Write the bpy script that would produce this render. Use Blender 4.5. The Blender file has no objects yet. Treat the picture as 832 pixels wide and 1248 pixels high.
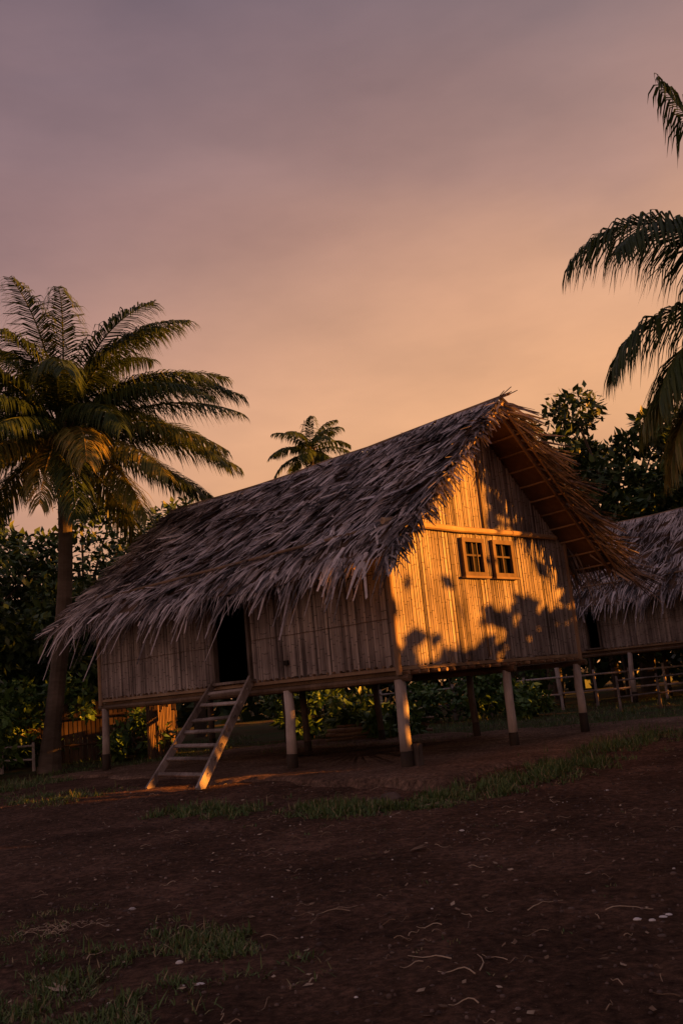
import bpy, math, random
from mathutils import Vector, noise
rnd = random.Random(7)
U = rnd.uniform
scene = bpy.context.scene

# ------------------------------------------------------------------ helpers
class MB:
    def __init__(s):
        s.v=[]; s.f=[]; s.c=[]
    def add(s, vs, fs, t):
        o=len(s.v)
        s.v.extend([tuple(p) for p in vs])
        s.f.extend([tuple(i+o for i in f) for f in fs])
        s.c.extend([t]*len(vs))
    def tube(s, p0, p1, r0, r1=None, n=8, t=0.5, cap=True, ts=None):
        s.path([p0,p1],[r0, r0 if r1 is None else r1],n,t,cap)
    def path(s, pts, rs, n=8, t=0.5, cap=True):
        pts=[Vector(p) for p in pts]
        vs=[];fs=[]
        for i,p in enumerate(pts):
            d=(pts[min(i+1,len(pts)-1)]-pts[max(i-1,0)]).normalized()
            up=Vector((0,0,1)) if abs(d.z)<.9 else Vector((1,0,0))
            a=d.cross(up).normalized(); b=a.cross(d).normalized()
            for k in range(n):
                an=2*math.pi*k/n
                vs.append(p+(a*math.cos(an)+b*math.sin(an))*rs[i])
        for i in range(len(pts)-1):
            for k in range(n):
                k2=(k+1)%n
                fs.append((i*n+k,i*n+k2,(i+1)*n+k2,(i+1)*n+k))
        if cap:
            fs.append(tuple(range(n-1,-1,-1)))
            fs.append(tuple((len(pts)-1)*n+k for k in range(n)))
        s.add(vs,fs,t)
    def obox(s, c, ax, ay, az, t=0.5):
        c=Vector(c); ax=Vector(ax);ay=Vector(ay);az=Vector(az)
        vs=[c+ax*i+ay*j+az*k for i in(-1,1) for j in(-1,1) for k in(-1,1)]
        fs=[(0,1,3,2),(4,6,7,5),(0,4,5,1),(2,3,7,6),(0,2,6,4),(1,5,7,3)]
        s.add(vs,fs,t)
    def beam(s, p0, p1, w, h, side, t=0.5):
        p0=Vector(p0);p1=Vector(p1);d=(p1-p0);L=d.length;d.normalize()
        side=Vector(side); side=(side-d*side.dot(d)).normalized(); up=d.cross(side)
        s.obox((p0+p1)/2,d*L/2,side*w/2,up*h/2,t)
    def blade(s, p, d, side, L, w, droop=0.0, t=0.5, wm=1.0, wt=0.25):
        d=Vector(d);side=Vector(side);p=Vector(p)
        m=p+d*L*.5+Vector((0,0,-droop*.3*L)); e=p+d*L*.98+Vector((0,0,-droop*L))
        vs=[p-side*w*.5,p+side*w*.5,m-side*w*.5*wm,m+side*w*.5*wm,e-side*w*.5*wt,e+side*w*.5*wt]
        s.add(vs,[(0,1,3,2),(2,3,5,4)],t)
    def leaf(s, p, d, nrm, L, w, t):
        side=d.cross(nrm).normalized()
        p=Vector(p); m=p+d*L*.45-nrm*L*.03; e=p+d*L
        s.add([p,m+side*w*.5,e,m-side*w*.5,],[(0,1,2,3)],t)
    def build(s, name, mat, parent=None, smooth=False):
        me=bpy.data.meshes.new(name); me.from_pydata(s.v,[],s.f)
        at=me.attributes.new("tint",'FLOAT','POINT'); at.data.foreach_set("value",s.c)
        me.materials.append(mat)
        if smooth: me.polygons.foreach_set("use_smooth",[True]*len(me.polygons))
        me.update()
        o=bpy.data.objects.new(name,me); scene.collection.objects.link(o)
        if parent: o.parent=parent
        return o
def empty(name):
    o=bpy.data.objects.new(name,None); scene.collection.objects.link(o); return o
def rvec():
    while True:
        v=Vector((U(-1,1),U(-1,1),U(-1,1)))
        if .05<v.length<1: return v.normalized()
def cl(x): return min(1,max(0,x))

# ------------------------------------------------------------------ materials
def base_mat(name):
    m=bpy.data.materials.new(name); m.use_nodes=True
    nt=m.node_tree; b=nt.nodes['Principled BSDF']
    return m,nt,b
def N(nt,t,**k):
    n=nt.nodes.new(t)
    for a,v in k.items(): setattr(n,a,v)
    return n
def ramp(nt,stops):
    r=N(nt,'ShaderNodeValToRGB'); e=r.color_ramp.elements
    while len(e)<len(stops): e.new(.5)
    for i,(p,c) in enumerate(stops):
        e[i].position=p; e[i].color=(c[0],c[1],c[2],1)
    return r
def fiber_mat(name, stops, scale=(25,25,2.0), rough=.75, nodes_lines=False, amt=.6, bump=.3, spec=.3):
    m,nt,b=base_mat(name); L=nt.links.new
    at=N(nt,'ShaderNodeAttribute',attribute_name='tint')
    tc=N(nt,'ShaderNodeTexCoord'); mp=N(nt,'ShaderNodeMapping'); mp.inputs['Scale'].default_value=scale
    L(tc.outputs['Object'],mp.inputs[0])
    nz=N(nt,'ShaderNodeTexNoise'); nz.inputs['Scale'].default_value=1; nz.inputs['Detail'].default_value=5; nz.inputs['Roughness'].default_value=.65
    L(mp.outputs[0],nz.inputs['Vector'])
    n2=N(nt,'ShaderNodeTexNoise'); n2.inputs['Scale'].default_value=1.3; n2.inputs['Detail'].default_value=4
    L(tc.outputs['Object'],n2.inputs['Vector'])
    r=ramp(nt,stops)
    ma=N(nt,'ShaderNodeMath',operation='MULTIPLY_ADD'); ma.inputs[1].default_value=amt; ma.inputs[2].default_value=-amt*.5
    L(nz.outputs[0],ma.inputs[0])
    mb=N(nt,'ShaderNodeMath',operation='ADD'); L(ma.outputs[0],mb.inputs[0]); L(at.outputs['Fac'],mb.inputs[1])
    mc=N(nt,'ShaderNodeMath',operation='MULTIPLY_ADD'); mc.inputs[1].default_value=1.1; mc.inputs[2].default_value=-.55
    L(n2.outputs[0],mc.inputs[0])
    md=N(nt,'ShaderNodeMath',operation='ADD'); L(mb.outputs[0],md.inputs[0]); L(mc.outputs[0],md.inputs[1])
    L(md.outputs[0],r.inputs[0])
    col=r.outputs[0]
    if nodes_lines:
        sp=N(nt,'ShaderNodeSeparateXYZ'); L(tc.outputs['Object'],sp.inputs[0])
        q=N(nt,'ShaderNodeMath',operation='MULTIPLY_ADD'); L(at.outputs['Fac'],q.inputs[0]); q.inputs[1].default_value=17.3; 
        z=N(nt,'ShaderNodeMath',operation='MULTIPLY'); L(sp.outputs[2],z.inputs[0]); z.inputs[1].default_value=2.6
        L(z.outputs[0],q.inputs[2])
        fr=N(nt,'ShaderNodeMath',operation='FRACT'); L(q.outputs[0],fr.inputs[0])
        lt=N(nt,'ShaderNodeMath',operation='LESS_THAN'); L(fr.outputs[0],lt.inputs[0]); lt.inputs[1].default_value=.045
        mu=N(nt,'ShaderNodeMath',operation='MULTIPLY'); L(lt.outputs[0],mu.inputs[0]); mu.inputs[1].default_value=.6
        mx=N(nt,'ShaderNodeMix',data_type='RGBA'); L(mu.outputs[0],mx.inputs[0]); L(col,mx.inputs[6]); mx.inputs[7].default_value=(.03,.022,.015,1)
        col=mx.outputs[2]
    L(col,b.inputs['Base Color']); b.inputs['Roughness'].default_value=rough
    b.inputs['Specular IOR Level'].default_value=spec
    if bump:
        bp=N(nt,'ShaderNodeBump'); bp.inputs['Strength'].default_value=bump; bp.inputs['Distance'].default_value=.01
        L(nz.outputs[0],bp.inputs['Height']); L(bp.outputs[0],b.inputs['Normal'])
    return m
M_bamboo=fiber_mat('bamboo_wall',[(0,(.07,.058,.055)),(.35,(.21,.18,.17)),(.65,(.36,.32,.30)),(1,(.54,.48,.44))],scale=(45,45,1.6),nodes_lines=True,amt=1.0)
M_pole=fiber_mat('bamboo_pole',[(0,(.10,.065,.04)),(.5,(.32,.22,.14)),(1,(.55,.42,.27))],scale=(20,20,3),rough=.55)
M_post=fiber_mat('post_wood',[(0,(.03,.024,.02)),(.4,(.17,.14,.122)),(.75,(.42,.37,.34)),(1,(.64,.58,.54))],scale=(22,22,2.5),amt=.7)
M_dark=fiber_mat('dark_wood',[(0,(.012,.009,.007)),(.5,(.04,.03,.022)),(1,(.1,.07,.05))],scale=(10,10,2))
M_thatch=fiber_mat('palm_thatch',[(0,(.04,.035,.036)),(.25,(.17,.15,.15)),(.5,(.41,.375,.38)),(.8,(.64,.59,.59)),(1,(.8,.75,.74))],scale=(14,14,14),amt=.8,rough=.7,spec=.35)
M_under=fiber_mat('thatch_underside',[(0,(.04,.025,.015)),(.5,(.13,.08,.05)),(1,(.25,.16,.1))],scale=(9,9,9))
M_trunk=fiber_mat('palm_trunk',[(0,(.03,.022,.017)),(.5,(.11,.09,.07)),(1,(.22,.18,.15))],scale=(4,4,14))
M_litter=fiber_mat('dry_litter',[(0,(.05,.03,.02)),(.5,(.24,.16,.10)),(1,(.58,.47,.34))],scale=(30,30,30))
M_shell=fiber_mat('shell_chips',[(0,(.6,.58,.55)),(1,(.8,.78,.75))],scale=(30,30,30))
M_stone=fiber_mat('stone',[(0,(.06,.04,.034)),(.5,(.16,.115,.095)),(1,(.38,.30,.25))],scale=(20,20,20))
M_fence=fiber_mat('fence_wood',[(0,(.02,.013,.01)),(.5,(.08,.052,.04)),(1,(.2,.14,.1))],scale=(8,8,2))

def leaf_mat(name,stops,trans=.3,rough=.45):
    m,nt,b=base_mat(name); L=nt.links.new
    at=N(nt,'ShaderNodeAttribute',attribute_name='tint')
    r=ramp(nt,stops); L(at.outputs['Fac'],r.inputs[0]); L(r.outputs[0],b.inputs['Base Color'])
    b.inputs['Roughness'].default_value=rough; b.inputs['Specular IOR Level'].default_value=.4
    if trans>0:
        tr=N(nt,'ShaderNodeBsdfTranslucent'); L(r.outputs[0],tr.inputs[0])
        mx=N(nt,'ShaderNodeMixShader'); mx.inputs[0].default_value=trans
        L(b.outputs[0],mx.inputs[1]); L(tr.outputs[0],mx.inputs[2]); L(mx.outputs[0],nt.nodes['Material Output'].inputs[0])
    return m
M_frond=leaf_mat('palm_frond',[(0,(.02,.042,.014)),(.45,(.065,.105,.027)),(.75,(.17,.19,.045)),(1,(.36,.28,.08))],trans=.3)
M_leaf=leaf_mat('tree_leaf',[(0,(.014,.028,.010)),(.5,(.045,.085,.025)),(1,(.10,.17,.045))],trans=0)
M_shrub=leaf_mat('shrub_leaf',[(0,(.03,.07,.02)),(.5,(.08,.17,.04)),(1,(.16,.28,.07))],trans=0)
M_grass=leaf_mat('grass_blade',[(0,(.04,.075,.02)),(.5,(.09,.16,.04)),(.8,(.15,.21,.06)),(1,(.36,.27,.15))],trans=0,rough=.6)

def ground_material(name,base,lawn=True):
    m,nt,b=base_mat(name); L=nt.links.new
    g=N(nt,'ShaderNodeNewGeometry')
    n1=N(nt,'ShaderNodeTexNoise'); n1.inputs['Scale'].default_value=.7; n1.inputs['Detail'].default_value=9; n1.inputs['Roughness'].default_value=.7
    n2=N(nt,'ShaderNodeTexNoise'); n2.inputs['Scale'].default_value=13; n2.inputs['Detail'].default_value=9; n2.inputs['Roughness'].default_value=.8
    n3=N(nt,'ShaderNodeTexVoronoi'); n3.inputs['Scale'].default_value=38
    for n in(n1,n2,n3): L(g.outputs['Position'],n.inputs['Vector'])
    r1=ramp(nt,[(.34,base[0]),(.5,base[1]),(.66,base[2])]); L(n1.outputs[0],r1.inputs[0])
    r2=ramp(nt,[(.34,(.22,.2,.19)),(.5,(.85,.83,.8)),(.66,(2.0,1.85,1.7))]); L(n2.outputs[0],r2.inputs[0])
    mx=N(nt,'ShaderNodeMix',data_type='RGBA',blend_type='MULTIPLY'); mx.inputs[0].default_value=.95
    L(r1.outputs[0],mx.inputs[6]); L(r2.outputs[0],mx.inputs[7])
    r3=ramp(nt,[(.08,(1,1,1)),(.18,(0,0,0))]); L(n3.outputs['Distance'],r3.inputs[0])
    wn=N(nt,'ShaderNodeTexNoise'); wn.inputs['Scale'].default_value=6; L(g.outputs['Position'],wn.inputs['Vector'])
    rw=ramp(nt,[(.48,(0,0,0)),(.6,(1,1,1))]); L(wn.outputs[0],rw.inputs[0])
    mm=N(nt,'ShaderNodeMix',data_type='RGBA',blend_type='MULTIPLY'); mm.inputs[0].default_value=1; L(r3.outputs[0],mm.inputs[6]); L(rw.outputs[0],mm.inputs[7])
    mp=N(nt,'ShaderNodeMix',data_type='RGBA'); L(mm.outputs[2],mp.inputs[0]); L(mx.outputs[2],mp.inputs[6]); mp.inputs[7].default_value=(.30,.215,.17,1)
    col=mp.outputs[2]
    if lawn:
        sp=N(nt,'ShaderNodeSeparateXYZ'); L(g.outputs['Position'],sp.inputs[0])
        mr=N(nt,'ShaderNodeMapRange'); mr.inputs[1].default_value=20; mr.inputs[2].default_value=24; L(sp.outputs[1],mr.inputs[0])
        gn=ramp(nt,[(.35,(0,0,0)),(.6,(1,1,1))]); L(n1.outputs[0],gn.inputs[0])
        mg=N(nt,'ShaderNodeMath',operation='MULTIPLY'); L(mr.outputs[0],mg.inputs[0]); L(gn.outputs[0],mg.inputs[1])
        ml=N(nt,'ShaderNodeMix',data_type='RGBA'); L(mg.outputs[0],ml.inputs[0]); L(col,ml.inputs[6]); ml.inputs[7].default_value=(.05,.08,.025,1)
        col=ml.outputs[2]
    L(col,b.inputs['Base Color']); b.inputs['Roughness'].default_value=.95; b.inputs['Specular IOR Level'].default_value=.15
    bp=N(nt,'ShaderNodeBump'); bp.inputs['Strength'].default_value=1; bp.inputs['Distance'].default_value=.06
    L(n2.outputs[0],bp.inputs['Height']); L(bp.outputs[0],b.inputs['Normal'])
    return m
M_ground=ground_material('packed_earth',[(.07,.041,.028),(.14,.082,.057),(.23,.14,.102)])
M_pad=ground_material('platform_earth',[(.13,.085,.062),(.23,.155,.115),(.34,.245,.19)],False)

# ------------------------------------------------------------------ frames
A=Vector((-.719,.695,0)); B=Vector((.695,.719,0)); Z=Vector((0,0,1))
C0=Vector((.70,15.21,0))
ALT=math.radians(7.0)
SA=Vector((.999,-.045,0)).normalized()
S=(SA*math.cos(ALT)+Z*math.sin(ALT)).normalized()   # direction TO the sun

def gz(x,y):
    front=-.10*max(0,min(1,(15.6-y)/2.2))
    h=front+ .05*noise.noise(Vector((x*.35,y*.35,0)))+.024*noise.noise(Vector((x*1.3,y*1.3,3)))
    d=math.hypot(x,y)
    if d<22: h+=.016*noise.noise(Vector((x*5,y*5,7)))+.011*noise.noise(Vector((x*12,y*12,1)))
    return h
def make_ground():
    n=440; mb=MB(); vs=[]; fs=[]
    def w(k): 
        k=k*2-1
        return (abs(k)*16+ (abs(k)**6)*900)*(1 if k>0 else -1)
    for j in range(n+1):
        y=12+w(j/n)
        for i in range(n+1):
            x=w(i/n); vs.append((x,y,gz(x,y)))
    for j in range(n):
        for i in range(n):
            a=j*(n+1)+i; fs.append((a,a+1,a+n+2,a+n+1))
    mb.add(vs,fs,.5); mb.build('ground',M_ground,smooth=True)
make_ground()

def make_pad():
    mb=MB(); pts=[(-1.7,-1.3),(3.6,-1.35),(10.2,-.7),(10.4,6.8),(4,7.2),(-.4,9.5),(-1.6,9.0),(-1.7,4)]
    out=[]
    for i in range(len(pts)):
        a=pts[i]; b=pts[(i+1)%len(pts)]
        L=math.dist(a,b); k=int(L/.1)
        for j in range(k):
            q=a[0]+(b[0]-a[0])*j/k; w=a[1]+(b[1]-a[1])*j/k
            r=noise.noise(Vector((q*.8,w*.8,5)))*.6+noise.noise(Vector((q*3,w*3,5)))*.2+noise.noise(Vector((q*9,w*9,5)))*.08
            c=Vector((4,3)); d=(Vector((q,w))-c).normalized()
            out.append((q+d.x*r,w+d.y*r))
    n=len(out); vs=[];fs=[]
    lv=[(1.035,-.2),(1.0,.02),(.985,.05),(.95,.06),(.9,.065),(.8,.068),(.6,.07),(.25,.07)]
    for lvl,(sc,z) in enumerate(lv):
        for q,w in out:
            q2=4+(q-4)*sc; w2=3+(w-3)*sc
            p=C0+A*q2+B*w2; vs.append((p.x,p.y,z+.025*noise.noise(Vector((q2*1.5,w2*1.5,1)))+.012*noise.noise(Vector((q2*7,w2*7,1)))))
    K=len(lv)
    for l in range(K-1):
        for i in range(n):
            fs.append((l*n+i,(l+1)*n+i,(l+1)*n+(i+1)%n,l*n+(i+1)%n))
    fs.append(tuple((K-1)*n+i for i in range(n)))
    mb.add(vs,fs,.5); mb.build('earth_platform',M_pad,smooth=True)
make_pad()

# ------------------------------------------------------------------ hut builder
def build_hut(O, L, W, zf, zw, zr, ohq, ohe, door=None, windows=(), posts=(), dens=1.0, ragged=True, beam=True):
    root=empty('bamboo_stilt_hut')
    P=lambda q,w,z: O+A*q+B*w+Z*z
    hw=W/2; tanp=(zr-zw)/hw; th=math.atan(tanp)
    walls=MB(); 
    def zroof(w): return zr-abs(w-hw)*tanp-.12
    def strip(q0,w0,along,out,z0,z1,wd):
        t=cl(rnd.gauss(.5,.17))
        dep=U(-.006,.008); lean=U(-.012,.012)
        base=P(q0,w0,0)
        vs=[];fs=[];k=5
        for zz,ln in((z0,0),(z1,lean)):
            for i in range(k):
                an=math.pi*i/(k-1)
                vs.append(base+along*(-math.cos(an)*wd*.5+ln)+out*(math.sin(an)*wd*.2+dep)+Z*zz)
        for i in range(k-1): fs.append((i,i+1,k+i+1,k+i))
        walls.add(vs,fs,t)
    def wall_run(length, fixed, axis, out, ztop, holes):
        x=0
        while x<length:
            wd=U(.035,.075); xc=x+wd/2
            q0,w0=(xc,fixed) if axis=='q' else (fixed,xc)
            al=A if axis=='q' else B
            z1=ztop(xc); segs=[(zf-.05+U(-.03,.02),z1)]
            for (a,b,c,d) in holes:
                if a-.02<xc<b+.02:
                    ns=[]
                    for s0,s1 in segs:
                        if c>s0: ns.append((s0,min(c,s1)))
                        if d<s1: ns.append((max(d,s0),s1))
                    segs=ns
            for s0,s1 in segs:
                if s1-s0>.03: strip(q0,w0,al,out,s0,s1,wd*1.02)
            x+=wd
    dh=[(door[0],door[1],zf-.1,door[2])] if door else []
    wall_run(L,-.02,'q',-B,lambda x: zw+.02,dh)
    wall_run(W,-.02,'w',-A,lambda x: zroof(x),list(windows))
    wall_run(L,W+.02,'q',B,lambda x: zw+.02,[])
    wall_run(W,L+.02,'w',A,lambda x: zroof(x),[])
    walls.build('bamboo_walls',M_bamboo,root)
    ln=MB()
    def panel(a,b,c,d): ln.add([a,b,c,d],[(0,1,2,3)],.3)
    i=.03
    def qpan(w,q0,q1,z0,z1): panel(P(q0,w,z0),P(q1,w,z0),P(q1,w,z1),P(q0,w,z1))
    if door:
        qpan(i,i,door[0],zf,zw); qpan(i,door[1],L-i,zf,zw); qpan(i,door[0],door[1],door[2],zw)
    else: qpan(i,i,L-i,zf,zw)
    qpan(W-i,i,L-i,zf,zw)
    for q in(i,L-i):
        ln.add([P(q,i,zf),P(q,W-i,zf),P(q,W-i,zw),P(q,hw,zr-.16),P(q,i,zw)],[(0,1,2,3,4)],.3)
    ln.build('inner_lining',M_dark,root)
    fl=MB()
    fl.obox(P(L/2,W/2,zf-.09),A*(L/2+.03),B*(W/2+.03),Z*.03,.5)
    x=.1
    while x<W:
        fl.tube(P(-.10+U(-.05,.03),x,zf-.16),P(L+.1,x,zf-.16),.035,n=6,t=U(.0,.5)); x+=.26
    for w in(.03,W*.54,W-.03):
        fl.tube(P(-.2,w,zf-.25),P(L+.2,w,zf-.25),.06,n=8,t=.1)
    x=.12
    while x<L:
        fl.tube(P(x,-.07+U(-.04,.02),zf-.04),P(x,W+.1,zf-.04),.02,n=5,t=U(.0,.5)); x+=.17
    fl.build('floor_frame',M_pole,root)
    tr=MB()
    for q,w in((-.03,-.03),(-.03,W+.03),(L+.03,-.03),(L+.03,W+.03)):
        tr.tube(P(q,w,zf-.2),P(q,w,zw+.1),.055,.05,n=10,t=.45)
    if beam:
        tr.path([P(-.09,-.12,zw+.05),P(-.10,W*.35,zw+.02),P(-.09,W*.7,zw+.05),P(-.09,W-.35,zw+.04)],[.06,.057,.055,.045],n=10,t=.6)
    tr.tube(P(-.065,hw-.35,zf),P(-.065,hw-.35,zw),.015,n=6,t=.05)
    tr.tube(P(-.06,hw,zw),P(-.06,hw,zr-.2),.02,n=6,t=.1)
    tr.tube(P(.3,-.10,zw-.03),P(L-.1,-.10,zw-.03),.03,n=8,t=.3)
    for z in(zf+.75,zf+1.55):
        for q0,q1 in ([(.1,door[0]-.05),(door[1]+.05,L-.1)] if door else [(.1,L-.1)]):
            pts=[];k=int((q1-q0)/.3)
            for j in range(k+1): pts.append(P(q0+(q1-q0)*j/k,-.045,z+U(-.012,.012)))
            tr.path(pts,[.006]*len(pts),n=5,t=.05)
    tr.build('pole_trim',M_pole,root)
    if door:
        d=MB()
        for q in(door[0],door[1]):
            d.obox(P(q,-.03,(zf+door[2])/2),A*.035,B*.06,Z*(door[2]-zf)/2,.3)
        d.obox(P((door[0]+door[1])/2,-.03,door[2]+.03),A*((door[1]-door[0])/2+.06),B*.062,Z*.035,.3)
        d.obox(P((door[0]+door[1])/2,-.02,zf-.01),A*((door[1]-door[0])/2+.1),B*.12,Z*.025,.35)
        d.build('door_frame',M_post,root)
    if windows:
        wn=MB(); gl=MB()
        for a,b,c,e in windows:
            cw=(a+b)/2; cz=(c+e)/2; ww=(b-a)/2; wh=(e-c)/2
            for w in(a+.045,b-.045): wn.obox(P(-.06,w,cz),A*.035,B*.045,Z*wh,.75)
            for z in(c+.04,e-.04): wn.obox(P(-.063,cw,z),A*.036,B*(ww-.001),Z*.04,.7)
            wn.obox(P(-.075,cw,c-.02),A*.06,B*(ww+.05),Z*.02,1)
            wn.obox(P(-.04,cw,cz),A*.018,B*.018,Z*(wh-.06),.4)
            wn.obox(P(-.042,cw,cz+.04),A*.018,B*(ww-.07),Z*.018,.4)
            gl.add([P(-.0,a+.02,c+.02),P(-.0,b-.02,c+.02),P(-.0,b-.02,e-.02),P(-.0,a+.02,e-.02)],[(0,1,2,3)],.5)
        wn.build('window_frames',M_fence,root)
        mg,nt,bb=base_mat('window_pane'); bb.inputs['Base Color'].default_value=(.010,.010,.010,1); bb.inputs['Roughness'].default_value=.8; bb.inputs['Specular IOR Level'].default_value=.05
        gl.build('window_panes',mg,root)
    ps=MB(); pd=MB()
    for q,w,r in posts:
        p=P(q,w,0); jx,jy=U(-.05,.05),U(-.05,.05)
        base=Vector((p.x+jx,p.y+jy,gz(p.x,p.y)-.1)); top=Vector((p.x,p.y,zf-.27))
        m1=base.lerp(top,U(.22,.36)); m2=base.lerp(top,.7)+Vector((U(-.03,.03),0,0))
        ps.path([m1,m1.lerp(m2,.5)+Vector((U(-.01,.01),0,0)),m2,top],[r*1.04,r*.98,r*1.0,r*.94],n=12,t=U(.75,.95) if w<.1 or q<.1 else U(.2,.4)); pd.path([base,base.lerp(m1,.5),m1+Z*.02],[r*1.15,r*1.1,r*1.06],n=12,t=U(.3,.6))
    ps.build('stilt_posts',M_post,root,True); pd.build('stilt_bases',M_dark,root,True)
    # roof
    ct,st=math.cos(th),math.sin(th)
    slen=(hw+ohe)/ct
    def sag(q): return -.10*math.sin(math.pi*cl((q+ohq)/(L+2*ohq)))+.05*noise.noise(Vector((q*.6,O.x,0)))
    R0=lambda q: P(q,hw,zr+sag(q))
    q0,q1=-ohq,L+ohq
    tm=MB(); un=MB(); rf=MB()
    for sg in(-1,1):
        D=(B*sg*ct-Z*st); Nn=(B*sg*st+Z*ct)
        nq=24;nd=8;vs=[];fs=[]
        for a in range(nq+1):
            for b in range(nd+1):
                q=q0+(q1-q0)*a/nq; d=slen*.985*b/nd
                vs.append(R0(q)+D*d+Nn*(-.02+.02*math.sin(q*1.7+b)))
        for a in range(nq):
            for b in range(nd):
                v=a*(nd+1)+b; fs.append((v,v+nd+1,v+nd+2,v+1))
        un.add(vs,fs,.4)
        q=q0+.12
        while q<q1:
            rf.tube(R0(q)+Nn*-.11,R0(q)+D*(slen-.05)+Nn*-.11,.035,n=6,t=U(.2,.6)); q+=.85
        d=.35
        while d<slen:
            rf.path([R0(q0+.02+(q1-q0-.04)*i/20)+D*d+Nn*-.09 for i in range(21)],[.02]*21,n=5,t=U(.2,.7)); d+=.42
        sp_=.35
        ncourse=int(slen/sp_)+1
        for ci in range(ncourse):
            dtop=ci*sp_-.12
            q=q0-.02; bend=q; 
            while q<q1+.02:
                if q>=bend:
                    bend=q+U(.08,.34); ban=rnd.gauss(0,.12); boff=U(-.19,.19); blen=U(.75,1.25); bl=U(.03,.14); bt=rnd.gauss(0,.18)
                    if rnd.random()<.22: ban+=rnd.gauss(0,.4); bl+=.09
                    wmul=U(.6,1.4)
                    bskip=rnd.random()<.05
                step=U(.018,.042)/dens*wmul**.5
                dd=max(0.0,dtop+boff+U(-.07,.07))
                Ln=U(.46,.76)*blen; wd=U(.022,.066)*wmul
                last=ci==ncourse-1
                if last: Ln=U(.2,.9)*blen
                if (last and rnd.random()<.28) or (bskip and ci>2 and rnd.random()<.7): q+=step; continue
                an=ban+rnd.gauss(0,.08)+(rnd.gauss(0,.6) if rnd.random()<.08 else 0)
                dirv=(D*math.cos(an)+A*math.sin(an))
                lift=bl+U(0,.035)+( .16 if rnd.random()<.08 else 0)
                dirv=(dirv+Nn*(lift/Ln)).normalized()
                side=dirv.cross(Nn).normalized()
                roll=rnd.gauss(0,.35)
                side=(side*math.cos(roll)+Nn*math.sin(roll))
                t=cl(rnd.gauss(.47,.22)+bt+.35*noise.noise(Vector((q*.9,ci*.5,9))))
                droop=U(.0,.07)+(U(.1,.8) if ci>=ncourse-2 else 0)
                tm.blade(R0(q)+D*dd+Nn*U(.0,.03),dirv,side,Ln,wd,droop,t,U(.8,1.1),U(.1,.7))
                q+=step
        # loose strands hanging at the eave
        q=q0
        while q<q1:
            if rnd.random()<.7:
                dirv=(D*U(.3,.9)-Z*U(.3,1)+A*U(-.4,.4)).normalized()
                tm.blade(R0(q)+D*(slen-U(-.05,.2))+Nn*U(0,.05),dirv,A,U(.12,.5),U(.012,.032),.1,cl(rnd.gauss(.4,.2)),.9,.2)
            q+=U(.02,.08)
        for end,eq in((-1,q0),(1,q1)):
            d=.02
            big=(ragged and sg==1 and end==-1)
            while d<slen+.08:
                k=.5+.5*math.sin(d*7+U(-.4,.4)); f=cl(d/1.2)
                out=U(.1,.25)+((.12+.55*k)*(.5+.5*f) if big else .05)
                dirv=(A*end*U(.4,1.1)+D*U(.4,1.0)+Nn*U(-.25,.5)).normalized()
                side=dirv.cross(Nn).normalized(); r=rnd.gauss(0,.5); side=side*math.cos(r)+Nn*math.sin(r)
                tm.blade(R0(eq-end*U(.0,.15))+D*d+Nn*U(-.04,.06),dirv,side,out+.22,U(.025,.06),U(.05,.35),cl(rnd.gauss(.3,.2)),.9,.3)
                d+=U(.006,.022)
            rf.tube(R0(eq)+Nn*-.05,R0(eq)+D*(slen-.05)+Nn*-.05,.03,n=7,t=.5)
    q=q0
    while q<q1:
        for sg in(-1,1):
            an=rnd.gauss(0,.3)
            D=(B*sg*ct-Z*st); Nn=(B*sg*st+Z*ct)
            dirv=(D*math.cos(an)+A*math.sin(an)+Nn*.05).normalized()
            tm.blade(R0(q)-D*.06+Nn*.07,dirv,dirv.cross(Nn).normalized(),U(.25,.5),U(.04,.08),.05,U(.2,.7))
        q+=.045
    nn_=9
    rf.path([R0(q0-.22+(q1-q0+.3)*i/nn_)+Z*.08 for i in range(nn_+1)],[.03]*(nn_+1),n=7,t=.4)
    for k in range(6):
        rf.tube(R0(q0+.1)+Z*.05,R0(q0-U(.15,.4))+B*U(-.15,.15)+Z*U(.0,.2),.012,.008,n=5,t=.4)
    tm.build('thatch_roof',M_thatch,root); un.build('roof_underlay',M_under,root); rf.build('rafters',M_pole,root)
    return root

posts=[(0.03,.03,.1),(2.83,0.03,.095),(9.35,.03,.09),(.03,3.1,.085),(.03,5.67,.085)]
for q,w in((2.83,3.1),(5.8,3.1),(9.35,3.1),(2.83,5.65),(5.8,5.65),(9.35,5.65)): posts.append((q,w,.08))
hut=build_hut(C0,9.4,5.7,1.74,4.09,6.56,.8,.8,door=(3.78,4.92,3.96),
    windows=[(2.03,2.73,3.24,3.97),(3.0,3.7,3.24,3.97)],posts=posts)
ex=MB()
ex.obox(C0+A*2.72+B*-.06+Z*1.98,A*.06,B*.02,Z*.045,.0)
ex.build('vent_hole',M_dark,hut)
ex=MB()
p=C0+A*-.12+B*.13; ex.obox((p.x,p.y,.2),B*.06,A*.05,Z*.22,.3); ex.build('post_brace_block',M_post,hut)

O2=Vector((11.6,29.9,.0))
p2=[(q,w,.09) for q in(.03,2.9,5.9) for w in(.03,2.6,5.2)]
hut2=build_hut(O2,6.0,5.3,2.0,4.25,6.75,.7,.8,windows=[],posts=p2,dens=.6,door=(3.9,4.4,3.3))

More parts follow.
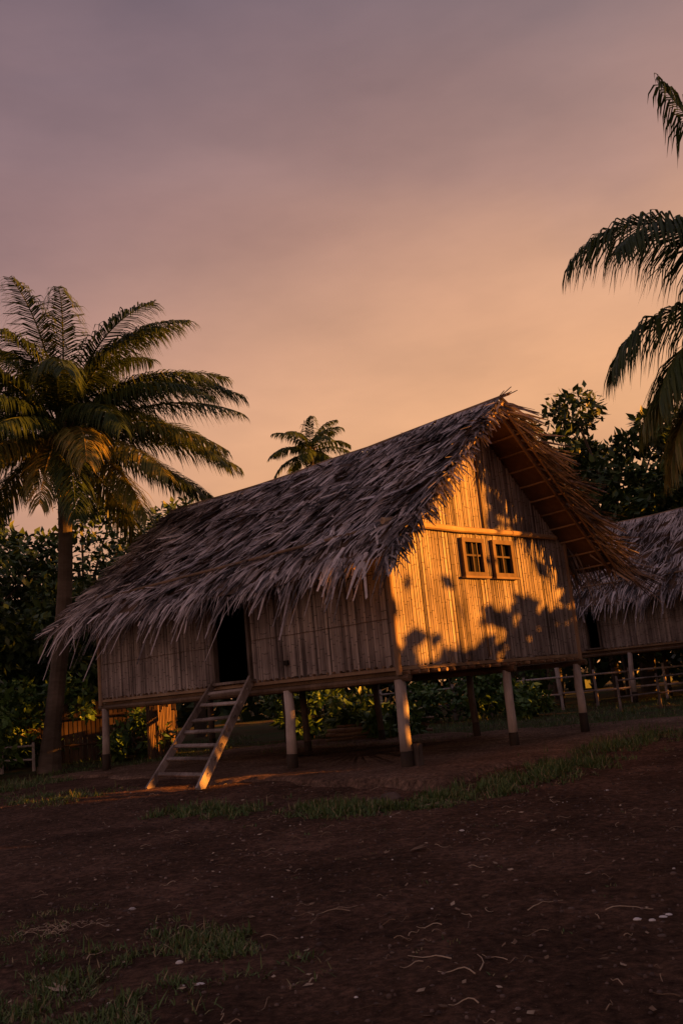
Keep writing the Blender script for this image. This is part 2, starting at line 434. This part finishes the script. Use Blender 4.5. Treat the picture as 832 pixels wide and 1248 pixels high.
# ------------------------------------------------------------------ ladder
def ladder():
    mb=MB()
    tR=C0+A*3.75+B*-.12+Z*1.70; tL=C0+A*4.95+B*-.12+Z*1.70
    fR=Vector((-2.78,15.45,gz(-2.78,15.45)-.03)); fL=Vector((-3.82,16.3,gz(-3.82,16.3)-.03))
    eR=tR+(tR-fR)*.05; eL=tL+(tL-fL)*.03
    side=(tL-tR).normalized()
    mb.beam(fR,eR,.06,.16,side,.6); mb.beam(fL,eL,.05,.13,side,.45)
    for k in range(7):
        t=.13+.13*k+U(-.01,.01)
        a=fR.lerp(tR,t); b=fL.lerp(tL,t)
        mb.beam(a-side*.05+Z*(.01+U(-.015,.015)),b+side*.03+Z*U(-.02,.03),.075,.028,(fR-tR),U(.3,.75))
    mb.build('wooden_ladder',M_post)
ladder()

# ------------------------------------------------------------------ palms
def frond(lf,st,origin,az,el,Ln,droop,nl=60,ll=.8,tint=.4,lw=.042,curl=0,hang=1.0):
    p=Vector(origin); pts=[p.copy()]; n=18; tang=[]
    for i in range(n):
        t=i/n; e=el-droop*(t**1.25); a=az+curl*t
        d=Vector((math.cos(a)*math.cos(e),math.sin(a)*math.cos(e),math.sin(e)))
        tang.append(d); p=p+d*Ln/n; pts.append(p.copy())
    tang.append(tang[-1])
    st.path(pts,[.035*(1-i/n)*Ln/5+.006 for i in range(n+1)],n=5,t=cl(tint+.2))
    tw=U(-.35,.35)
    for k in range(nl):
        t=.13+.87*(k+U(-.4,.4))/nl; t=max(.1,min(.995,t)); x=t*n; i=int(x); fr=x-i
        P0=pts[i].lerp(pts[i+1],fr); T=tang[i].lerp(tang[min(i+1,n)],fr).normalized()
        h=T.cross(Z); h=h.normalized() if h.length>.1 else Vector((math.sin(az),-math.cos(az),0))
        upv=h.cross(T).normalized()
        prof=min(1,.5+1.8*t)*(1 if t<.62 else 1-.62*((t-.62)/.38)**1.3)
        for sg in(-1,1):
            if rnd.random()<.03: continue
            fw=.5+.7*t+U(-.2,.2)
            sd=(h*sg*math.cos(tw*sg)+upv*(.12+U(-.18,.18)+sg*tw*.4))
            d=(T*fw+sd).normalized()
            l=ll*prof*U(.75,1.12)
            g=U(.6,1.4)*hang
            d1=(d+Z*-.2).normalized(); d2=(d+Z*-g).normalized(); d3=(d+Z*-g*2.4).normalized()
            wv=d.cross(Z*.6+upv*.4+rvec()*.25); wv=wv.normalized() if wv.length>.05 else h
            m=P0+d1*l*.35; m2=m+d2*l*.33; e=m2+d3*l*.32
            w=lw*U(.8,1.15)
            tt=cl(tint+U(-.12,.14)+(.25 if rnd.random()<.03 else 0))
            lf.add([P0-wv*w*.3,P0+wv*w*.3,m-wv*w*.5,m+wv*w*.5,m2-wv*w*.38,m2+wv*w*.38,e],[(0,1,3,2),(2,3,5,4),(4,5,6)],tt)
def palm(base,top,specs,r=.18,nl=60,ll=.8,lw=.042,nuts=True,hang=1.0):
    root=empty('palm_tree')
    base=Vector(base);top=Vector(top)
    tk=MB(); pts=[];rs=[];n=60
    for i in range(n+1):
        t=i/n; p=base.lerp(top,t)+Vector((.25*math.sin(t*2.6),.1*math.sin(t*3),0))*(t*(1-t))*3
        pts.append(p); rs.append(r*(1.35-.35*min(1,t*8))*(1-.3*t)*(1+.05*(i%2)+U(-.02,.02)))
    tk.path(pts,rs,n=12,t=.5)
    for k in range(30):
        a=U(0,6.28); d=Vector((math.cos(a)*.5,math.sin(a)*.5,U(.3,1.2))).normalized()
        q=top+Z*U(-.6,.1); tk.beam(q,q+d*U(.4,.9),.1,.03,d.cross(Z),U(.3,.9))
    tk.build('trunk',M_trunk,root,False)
    lf=MB(); st=MB()
    for s_ in specs:
        az,el,Ln,dr,ti=s_
        o=top+Vector((math.cos(math.radians(az))*.12,math.sin(math.radians(az))*.12,.1+.3*max(0,math.sin(math.radians(el)))))
        frond(lf,st,o,math.radians(az),math.radians(el),Ln,math.radians(dr),nl,ll,ti,lw,U(-.25,.25),hang)
    lf.build('leaflets',M_frond,root); st.build('frond_stems',M_frond,root)
    if nuts:
        nb=MB()
        for k in range(9):
            a=U(0,6.28); c=top+Vector((math.cos(a)*.28,math.sin(a)*.28,-.3-U(0,.3)))
            vs=[];fs=[];R=U(.1,.14)
            for i in range(7):
                ph=math.pi*i/6
                for j in range(8):
                    an=2*math.pi*j/8; vs.append(c+Vector((R*math.sin(ph)*math.cos(an),R*math.sin(ph)*math.sin(an),R*1.2*math.cos(ph))))
            for i in range(6):
                for j in range(8): fs.append((i*8+j,(i+1)*8+j,(i+1)*8+(j+1)%8,i*8+(j+1)%8))
            nb.add(vs,fs,.7)
        nb.build('coconuts',M_frond,root,True)
    return root
specs=[]
for i in range(38):
    t=i/37; az=(i*137.5+20)%360; el=82-104*t+U(-5,5)
    specs.append((az,el,U(4.2,5.2),U(50,80)+(10 if t<.5 else 0)-25*(t>.75),.36+.12*U(-1,1)+(.35 if t>.8 and i%2 else 0)))
specs+= [(5,50,5.3,100,.4),(-8,20,5.3,52,.45),(-3,34,5.3,66,.35),(-25,5,5.2,45,.6),(-2,2,4.9,38,.45),(-60,0,4.8,55,.85),(-35,-25,4.6,35,.75),(-80,-18,4.4,45,.85),(-110,-5,4.4,55,.75),(170,8,5.2,55,.75),(195,-15,4.8,45,.7),
   (120,68,5.0,60,.35),(180,62,5.2,70,.4),(60,70,4.9,70,.35),(-90,70,4.9,75,.4),(200,45,5.5,65,.4),(-30,60,5.2,80,.4),(150,45,5.3,60,.4)]
palm((-8.15,24.0,-.1),(-7.5,24.0,8.75),specs,r=.235,nl=120,ll=1.15,lw=.042,hang=.85)
specs=[(172,88,3.7,26,.35),(183,72,3.3,128,.3),(197,60,2.9,112,.3),(176,28,2.5,98,.4),(186,-6,2.3,60,.75),(172,-28,2.3,45,.85),(200,5,2.4,80,.5),(195,-25,2.3,40,.8)]
for i in range(14): specs.append(((i*73-80)%170-85,U(-10,70),3.3,80,.4))
palm((6.5,11.3,-.2),(5.95,11.2,5.4),specs,r=.15,nl=110,ll=1.12,lw=.032,hang=1.2)
specs=[((i*137.5)%360,78-90*i/19,U(2.6,3.1),75,.35) for i in range(20)]
palm((-1.2,55,0),(-1.6,55,16.0),specs,r=.16,nl=44,ll=.95,lw=.08,nuts=False)

# ------------------------------------------------------------------ broadleaf trees
def leaf_tree(x,y,h,cr,n,zb=.35,ls=.32,name='tree',t0=.5,mat=None):
    root=empty(name); tk=MB(); lf=MB()
    b=Vector((x,y,-.1)); top=Vector((x+U(-.5,.5),y+U(-.5,.5),h*.72))
    tk.path([b,b.lerp(top,.35)+Vector((U(-.3,.3),U(-.3,.3),0)),b.lerp(top,.7),top],[.028*h,.02*h,.014*h,.006*h],n=9,t=.4)
    K=int(14+cr*7)
    cz=h*(1+zb)/2; rz=h*(1-zb)/2
    for k in range(K):
        d=rvec(); rr=U(.55,1.0)
        c=Vector((x+d.x*cr*rr,y+d.y*cr*rr,cz+d.z*rz*rr))
        s=b.lerp(top,min(1,max(.25,(c.z/h)*.75)))
        mid=s.lerp(c,.5)+Z*.2
        tk.path([s,mid,c],[.008*h,.005*h,.012],n=5,t=.4,cap=False)
        cs=U(.5,1.0)*cr*.36; ct_=t0+U(-.25,.25)
        for j in range(n//K):
            v=rvec()*(U(.35,1)**.6)*cs; v.z*=.75
            p=c+v
            dd=(rvec()+v.normalized()*.7+Z*-.3).normalized()
            nn=(rvec()*.7+Z).normalized()
            L=ls*U(.6,1.3)
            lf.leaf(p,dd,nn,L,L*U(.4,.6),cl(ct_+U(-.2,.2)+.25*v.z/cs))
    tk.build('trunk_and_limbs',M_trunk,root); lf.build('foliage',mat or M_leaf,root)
for a in [(-15,35,10.8,4,7500),(-10.5,37,10.2,3.8,7500),(-6.8,39,10.6,3.6,7000),(-19,33,11,4,5000),(-3.2,40,9.8,3,4500),(-12.5,30.5,6.8,3,6500),(-8.2,31,6.0,2.8,6000)]:
    leaf_tree(*a,zb=.12,ls=.36,t0=.6)
for a in [(9.6,45,14.6,4.2,11500),(13.5,43,14.6,4.2,11000),(17.5,42,13.5,4,6000),(6.8,44,11.5,3.2,5500),(11,39,8.5,3,4500)]:
    leaf_tree(*a,zb=.15,ls=.46,t0=.45)
for a in [(-11.8,26.3,3.6,1.9,2700),(-9.6,27.5,2.8,1.5,2000),(-9.9,23.2,2.9,1.2,2200),(-6.6,26.5,1.3,.9,1000),(-1.5,28.5,1.9,1.4,1800),(-.2,26.0,1.3,1.0,1500),(.9,24.6,.8,.7,900),(3.2,31,2.0,1.6,1900),(5.2,29,1.1,.9,1100),(5.8,36,3,2.2,2000)]:
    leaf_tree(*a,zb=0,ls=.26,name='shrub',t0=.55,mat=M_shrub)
def tree_row():
    lf=MB()
    for k in range(20000):
        x=U(-70,70); y=U(56,64)
        hh=6.5+2.5*noise.noise(Vector((x*.12,0,2)))+1.5*noise.noise(Vector((x*.5,0,5)))
        z=hh*(U(0,1)**.8)
        d=rvec(); nn=(rvec()+Z*.5).normalized(); L=U(.7,1.4)
        lf.leaf((x,y,z),d,nn,L,L*.6,cl(.3+.2*noise.noise(Vector((x*.6,y*.6,z*.6)))+U(-.12,.12)))
    lf.build('distant_tree_row',M_leaf)
tree_row()

# unseen tree row added to block the sun, with gaps shaped for lit patches
mA=-A
cosA=S.dot(mA)
def lit(p):
    t=(p-C0).dot(mA)/cosA; g=p-S*t
    w=(g-C0).dot(B); z=g.z
    w+=.25*noise.noise(Vector((w*1.6,z*1.6,4))); z+=.4*noise.noise(Vector((w*1.1,z*1.1,8)))
    r=rnd.random()
    if -1<w<3.1 and 3.9<z<6.4: return r>.004
    if -1<w<2.6 and 1.95<z<4.3: return r>.006
    if 2.0<w<5.4 and 2.7<z<4.05: return r>.03
    if -.5<w<3.2 and 1.2<z<2.7: return r>.22
    if 3.4<w<6.8 and 4.0<z<4.9: return r>.35
    k=(p.x+2.7)/S.x; y=p.y-S.y*k; zz=p.z-S.z*k
    if 14.9<y<16.5 and -.3<zz<.9: return r>.08
    k=p.z/S.z; gx=p.x-S.x*k; gy=p.y-S.y*k
    if -8.5<gx<-2.2 and 11.0<gy+.12*gx+.45<11.6: return r>.08
    k=(p.x+7.5)/S.x; y=p.y-S.y*k; zz=p.z-S.z*k
    if 19.5<y<26.5 and 4.6<zz<8.4: return r>.3
    k=(p.x+6)/S.x; y=p.y-S.y*k; zz=p.z-S.z*k
    if 25.2<y<28.4 and -.3<zz<1.7: return r>.02
    return False
def sun_blocker_row():  # foliage belt added out of view on the right to shade the scene
    lf=MB(); tk=MB(); root=empty('sun_blocker_trees')
    for y in(-4,2,8,12.9,22,30.5,36,41,46):
        x=19+U(-.6,.6); tk.path([(x,y,-.1),(x+U(-.3,.3),y,4),(x,y+U(-.4,.4),9)],[.3,.22,.08],n=9,t=.4)
    def put(x,y,z,a,b):
        p=Vector((x,y,z))
        if lit(p): return
        d=rvec(); nn=rvec(); L=U(a,b)
        lf.leaf(p-d*L*.5,d,nn,L,L*.6,cl(.4+U(-.2,.2)))
    for k in range(44000):
        x=U(17.2,21); y=U(-9,50)
        hh=11.8+1.6*noise.noise(Vector((y*.25,0,1)))+.8*noise.noise(Vector((y,0,4)))
        put(x,y,.1+hh*U(0,1),.35,.7)
    for k in range(14000):   # extra low leaves added to stop sun leaking onto the ground
        put(U(21,23.5),U(-8,26),U(0,4.2),.5,.9)
    tk.build('trunks',M_trunk,root); lf.build('foliage',M_leaf,root)
sun_blocker_row()

# ------------------------------------------------------------------ grass
def grass():
    mb=MB()
    def tuft(x,y,h,n,spread,dry=.15):
        for k in range(n):
            px=x+rnd.gauss(0,spread); py=y+rnd.gauss(0,spread); zg=gz(px,py)
            p=Vector((px,py,zg-.005)); a=U(0,6.28); ln=U(.1,1.4)
            d=Vector((math.cos(a)*ln,math.sin(a)*ln,1)).normalized()
            hh=h*U(.4,1.4); w=U(.005,.010)*(1 if y<10 else 1.7)
            s=Vector((-math.sin(a),math.cos(a),0))
            t=U(.2,.75) if rnd.random()>dry else U(.85,1)
            mb.blade(p,d,s,hh,w,U(.05,.6),t,.9,.1)
    def strip(pts,width,count,h,n,sp,dry=.15,thr=-.12):
        for k in range(count):
            i=rnd.randrange(len(pts)-1); t=U(0,1)
            a=Vector(pts[i]);b=Vector(pts[i+1]); c=a.lerp(b,t); nrm=Vector((-(b-a).y,(b-a).x)).normalized()
            c=c+nrm*rnd.gauss(0,width)
            v=.7*noise.noise(Vector((c.x*1.3,c.y*1.3,2)))+.9*noise.noise(Vector((c.x*3.7,c.y*3.7,2)))
            if v<thr: continue
            tuft(c.x,c.y,h*U(.6,1.3)*(1+.5*v),n,sp,dry)
    strip([(-3.0,13.4),(-1.4,12.9),(-.3,12.2)],.34,650,.11,11,.05,.2,.0)
    strip([(-.9,11.9),(.3,11.7),(1.3,12.5)],.32,800,.12,12,.05,.15,-.02)
    strip([(1.3,12.3),(2.5,13.5),(3.6,15.0)],.32,800,.13,12,.05,.15,-.02)
    strip([(3.6,15.0),(5.0,17.0),(6.2,19.5)],.42,700,.14,12,.07,.15,-.02)
    strip([(-3.2,5.2),(-1.8,5.4),(-.9,6.3)],.38,1200,.07,11,.04,.2,-.05)
    strip([(-2.2,4.4),(-1.2,4.7)],.35,560,.06,11,.045,.15,-.05)
    strip([(-3.6,7.2),(-2.2,7.1)],.3,380,.05,9,.045,.4,.1)
    strip([(-8,17.5),(-6,16.6),(-4.6,15.6)],.5,460,.1,10,.08,.15,.05)
    strip([(-9,20),(-7,19.2)],.9,420,.14,10,.12)
    strip([(-2,10),(2.5,9.2)],1.8,26,.04,7,.035,.4)
    strip([(-.2,6.4),(3,6.8)],1.2,22,.03,6,.03,.5)
    for k in range(3600):
        x=U(-9,15); y=U(21,34)
        if noise.noise(Vector((x*.5,y*.5,2)))<-.15: continue
        tuft(x,y,.16,8,.15,.1)
    for k in range(1100):
        x=U(5,12); y=U(17.5,23)
        if noise.noise(Vector((x*.7,y*.7,6)))<-.05: continue
        tuft(x,y,.12,9,.12,.1)
    mb.build('grass',M_grass)
grass()

# ------------------------------------------------------------------ litter
def litter():
    mb=MB()
    def twig(x,y,L,a,cv=.3,r=.004,t=.9):
        pts=[];aa=a;px,py=x,y
        for i in range(7):
            pts.append((px,py,gz(px,py)+.012+.01*math.sin(i))); px+=math.cos(aa)*L/6; py+=math.sin(aa)*L/6; aa+=U(-cv,cv)
        mb.path(pts,[r*(1-.09*i) for i in range(7)],n=5,t=t)
    twig(.36,5.2,.3,2.6,.3); twig(.48,4.95,.3,1.2,.5); twig(.45,4.9,.22,2.2,.6)
    twig(.95,6.2,.32,.5,.4); twig(1.4,6.0,.3,.2,.25); twig(1.32,5.85,.1,1.6)
    twig(-.2,6.6,.3,3.1,.1); twig(-.4,5.1,.12,1.1); twig(.6,11.6,.6,.2,.3,.006)
    for k in range(480):
        x=rnd.gauss(0,2.6); y=U(4.2,16); twig(x,y,U(.04,.2),U(0,6.28),.5,U(.0015,.004),U(.2,1))
    for k in range(40): twig(-2.35+rnd.gauss(0,.16),6.85+rnd.gauss(0,.12),U(.06,.2),U(-1.4,1.4),.4,.002,1)
    for k in range(1500):
        x=rnd.gauss(.3,3.2); y=U(4.0,17); L=U(.02,.075)
        a=U(0,6.28); d=Vector((math.cos(a),math.sin(a),U(-.1,.3))).normalized()
        mb.leaf(Vector((x,y,gz(x,y)+.012)),d,(Z+rvec()*.4).normalized(),L,L*.5,U(.05,.95))
    for (x,y,L,a,t) in [(.32,8.55,.2,.2,.5),(-1.75,5.35,.16,2.4,.8),(.1,8.5,.1,1,.6)]:
        for s in(0,1): 
            d=Vector((math.cos(a+s*.4),math.sin(a+s*.4),.15)).normalized(); mb.leaf(Vector((x,y,gz(x,y)+.02)),d,(Z+rvec()*.3).normalized(),L,L*.3,t)
    mb.build('dry_leaf_litter',M_litter)
    sh=MB()
    def chip(m,x,y,r,h,t):
        n=7;vs=[];zz=gz(x,y)
        for l,(s,z) in enumerate(((1,-.3),(1.05,.3),(.6,.85))):
            for i in range(n):
                a=6.283*i/n; q=r*s*(1+.25*noise.noise(Vector((x*9+i,y*9,l))))
                vs.append((x+math.cos(a)*q,y+math.sin(a)*q*.75,zz+h*z+ (h*.15*noise.noise(Vector((i,x*5,y*7))))))
        fs=[(l*n+i,l*n+(i+1)%n,(l+1)*n+(i+1)%n,(l+1)*n+i) for l in range(2) for i in range(n)]+[tuple(2*n+i for i in range(n))]
        m.add(vs,fs,t)
    for x,y in((1.52,5.75),(1.60,5.72),(1.74,5.85),(1.69,5.8),(-1.2,5.7),(-1.0,5.25),(2.9,11.5),(.9,9.5),(-1.9,7.4)): chip(sh,x,y,U(.018,.03),.012,U(.5,1))
    for k in range(36): chip(sh,U(-2.5,3),U(4.3,12),U(.005,.011),.008,U(0,1))
    sh.build('shell_chips',M_shell)
    st=MB()
    for k in range(3000):
        y=U(4.0,17); x=U(-.42,.42)*y; chip(st,x,y,U(.004,.015)*(1+.9*(rnd.random()<.06)),U(.005,.016),U(.0,.65))
    st.build('pebbles',M_stone,None,True)
    rk=MB(); chip(rk,.28,12.6,.17,.13,.4); chip(rk,.05,12.7,.09,.07,.5); rk.build('rock',M_stone,None,False)
litter()

# ------------------------------------------------------------------ fences
def plank_fence():
    mb=MB(); x=-17.0
    while x<-5.6:
        h=U(1.55,1.75); y=28.4+.06*x
        mb.obox((x,y,h/2),(.055,.005,0),(0,.012,0),(0,0,h/2),U(.3,.9)); x+=.135
    y=25.2
    while y<28:
        h=U(1.2,1.5); mb.obox((-5.55-.1*(28-y),y,h/2),(.012,0,0),(0,.05,0),(0,0,h/2),U(.6,1)); y+=.14
    mb.tube((-17,27.33,.5),(-5.6,28.02,.5),.04,n=6,t=.6); mb.tube((-17,27.33,1.3),(-5.6,28.02,1.3),.04,n=6,t=.6)
    mb.build('plank_fence',M_fence)
plank_fence()
def rail(name,p0,p1,h,n,t,r=.035):
    mb=MB(); p0=Vector(p0);p1=Vector(p1)
    for i in range(n+1):
        p=p0.lerp(p1,i/n); mb.tube(p-Z*.1,p+Z*(h+U(0,.08)),r*1.3,r,n=7,t=t+U(-.2,.2))
    for hh in(.45,.92):
        for i in range(n):
            a=p0.lerp(p1,i/n);b=p0.lerp(p1,(i+1)/n)
            mb.tube(a+Z*h*hh+Vector((0,-.05,U(-.02,.02))),b+Z*h*hh+Vector((0,-.05,U(-.02,.02))),r*.8,n=6,t=t+U(-.2,.2))
    mb.build(name,M_post)
rail('rail_fence',(-.5,31.5,0),(12,32.5,0),1.2,10,.8,.045)
rail('rail_fence',(7.5,26.8,0),(16,28.0,0),1.0,7,.4,.035)
rail('wooden_railing',(-12.5,25.4,0),(-8.9,25.0,0),.75,4,.8)
mb=MB()
for k in range(16):
    a=Vector((-.8+U(-.2,.2),24.9+U(-.3,.3),.09+.11*(k//5)+U(0,.03))); mb.tube(a,a+Vector((2.4+U(-.3,.3),.3+U(-.1,.1),U(-.02,.02))),U(.035,.055),n=7,t=U(.2,.8))
mb.build('bamboo_pole_pile',M_pole)

# ------------------------------------------------------------------ sky
w=bpy.data.worlds.new("World"); scene.world=w; w.use_nodes=True
nt=w.node_tree; nt.nodes.clear(); Lk=nt.links.new
out=N(nt,'ShaderNodeOutputWorld'); bg=N(nt,'ShaderNodeBackground'); Lk(bg.outputs[0],out.inputs[0])
sky=N(nt,'ShaderNodeTexSky'); sky.sky_type='NISHITA'; sky.sun_disc=False; sky.sun_elevation=ALT; sky.sun_rotation=math.radians(90)+.045
tc=N(nt,'ShaderNodeTexCoord'); sp=N(nt,'ShaderNodeSeparateXYZ'); Lk(tc.outputs['Generated'],sp.inputs[0])
nz=N(nt,'ShaderNodeTexNoise'); nz.inputs['Scale'].default_value=2.4; nz.inputs['Detail'].default_value=5; nz.inputs['Roughness'].default_value=.5; nz.inputs['Distortion'].default_value=.4
mp=N(nt,'ShaderNodeMapping'); mp.inputs['Scale'].default_value=(.7,.8,2.0); mp.inputs['Rotation'].default_value=(.3,.6,0); Lk(tc.outputs['Generated'],mp.inputs[0]); Lk(mp.outputs[0],nz.inputs['Vector'])
ad=N(nt,'ShaderNodeMath',operation='MULTIPLY_ADD'); Lk(nz.outputs[0],ad.inputs[0]); ad.inputs[1].default_value=.34; ad.inputs[2].default_value=-.18
el=N(nt,'ShaderNodeMath',operation='ADD'); Lk(sp.outputs[2],el.inputs[0]); Lk(ad.outputs[0],el.inputs[1])
rL=ramp(nt,[(0,(.48,.21,.125)),(.18,(.48,.235,.165)),(.34,(.38,.20,.17)),(.50,(.265,.158,.16)),(.66,(.165,.115,.14)),(1,(.085,.07,.105))])
rR=ramp(nt,[(0,(.80,.35,.13)),(.22,(.86,.42,.175)),(.38,(.73,.375,.195)),(.52,(.47,.255,.185)),(.68,(.26,.17,.16)),(1,(.095,.077,.105))])
Lk(el.outputs[0],rL.inputs[0]); Lk(el.outputs[0],rR.inputs[0])
dt=N(nt,'ShaderNodeVectorMath',operation='DOT_PRODUCT'); Lk(tc.outputs['Generated'],dt.inputs[0]); ga=math.radians(23); dt.inputs[1].default_value=(math.sin(ga),math.cos(ga),0)
mr=N(nt,'ShaderNodeMapRange'); mr.interpolation_type='SMOOTHSTEP'; mr.inputs[1].default_value=.56; mr.inputs[2].default_value=1.03
a2=N(nt,'ShaderNodeMath',operation='ADD'); Lk(dt.outputs['Value'],a2.inputs[0]); Lk(ad.outputs[0],a2.inputs[1]); Lk(a2.outputs[0],mr.inputs[0])
mx=N(nt,'ShaderNodeMix',data_type='RGBA'); Lk(mr.outputs[0],mx.inputs[0]); Lk(rL.outputs[0],mx.inputs[6]); Lk(rR.outputs[0],mx.inputs[7])
n5=N(nt,'ShaderNodeTexNoise'); n5.inputs['Scale'].default_value=5; n5.inputs['Detail'].default_value=6; n5.inputs['Roughness'].default_value=.55; Lk(mp.outputs[0],n5.inputs['Vector'])
r5=ramp(nt,[(.3,(.84,.84,.86)),(.7,(1.16,1.15,1.14))]); Lk(n5.outputs[0],r5.inputs[0])
m5=N(nt,'ShaderNodeMix',data_type='RGBA',blend_type='MULTIPLY'); m5.inputs[0].default_value=.8; Lk(mx.outputs[2],m5.inputs[6]); Lk(r5.outputs[0],m5.inputs[7])
sc=N(nt,'ShaderNodeMix',data_type='RGBA',blend_type='ADD'); sc.inputs[0].default_value=.02
Lk(m5.outputs[2],sc.inputs[6]); Lk(sky.outputs[0],sc.inputs[7]); Lk(sc.outputs[2],bg.inputs[0]); bg.inputs[1].default_value=1.0

# sun
sl=bpy.data.lights.new('sun','SUN'); sl.energy=14; sl.angle=math.radians(.5); sl.color=(1,.31,.03)
so=bpy.data.objects.new('sun',sl); scene.collection.objects.link(so); so.rotation_euler=S.to_track_quat('Z','Y').to_euler()

# ------------------------------------------------------------------ camera
cam=bpy.data.cameras.new('camera'); co=bpy.data.objects.new('camera',cam); scene.collection.objects.link(co)
cam.sensor_fit='VERTICAL'; cam.sensor_height=36; cam.lens=1097/1248*36; cam.clip_end=3000
from mathutils import Matrix
pt=math.radians(11.1); al=math.radians(5.4)
F=Vector((0,math.cos(pt),math.sin(pt))); R=Vector((1,0,0)); Up=R.cross(F)
r2=R*math.cos(al)-Up*math.sin(al); u2=R*math.sin(al)+Up*math.cos(al)
m=Matrix((r2,u2,-F)).transposed().to_4x4(); m.translation=Vector((0,0,1.4))
co.matrix_world=m; scene.camera=co
scene.view_settings.view_transform='Standard'; scene.view_settings.look='None'; scene.view_settings.exposure=0
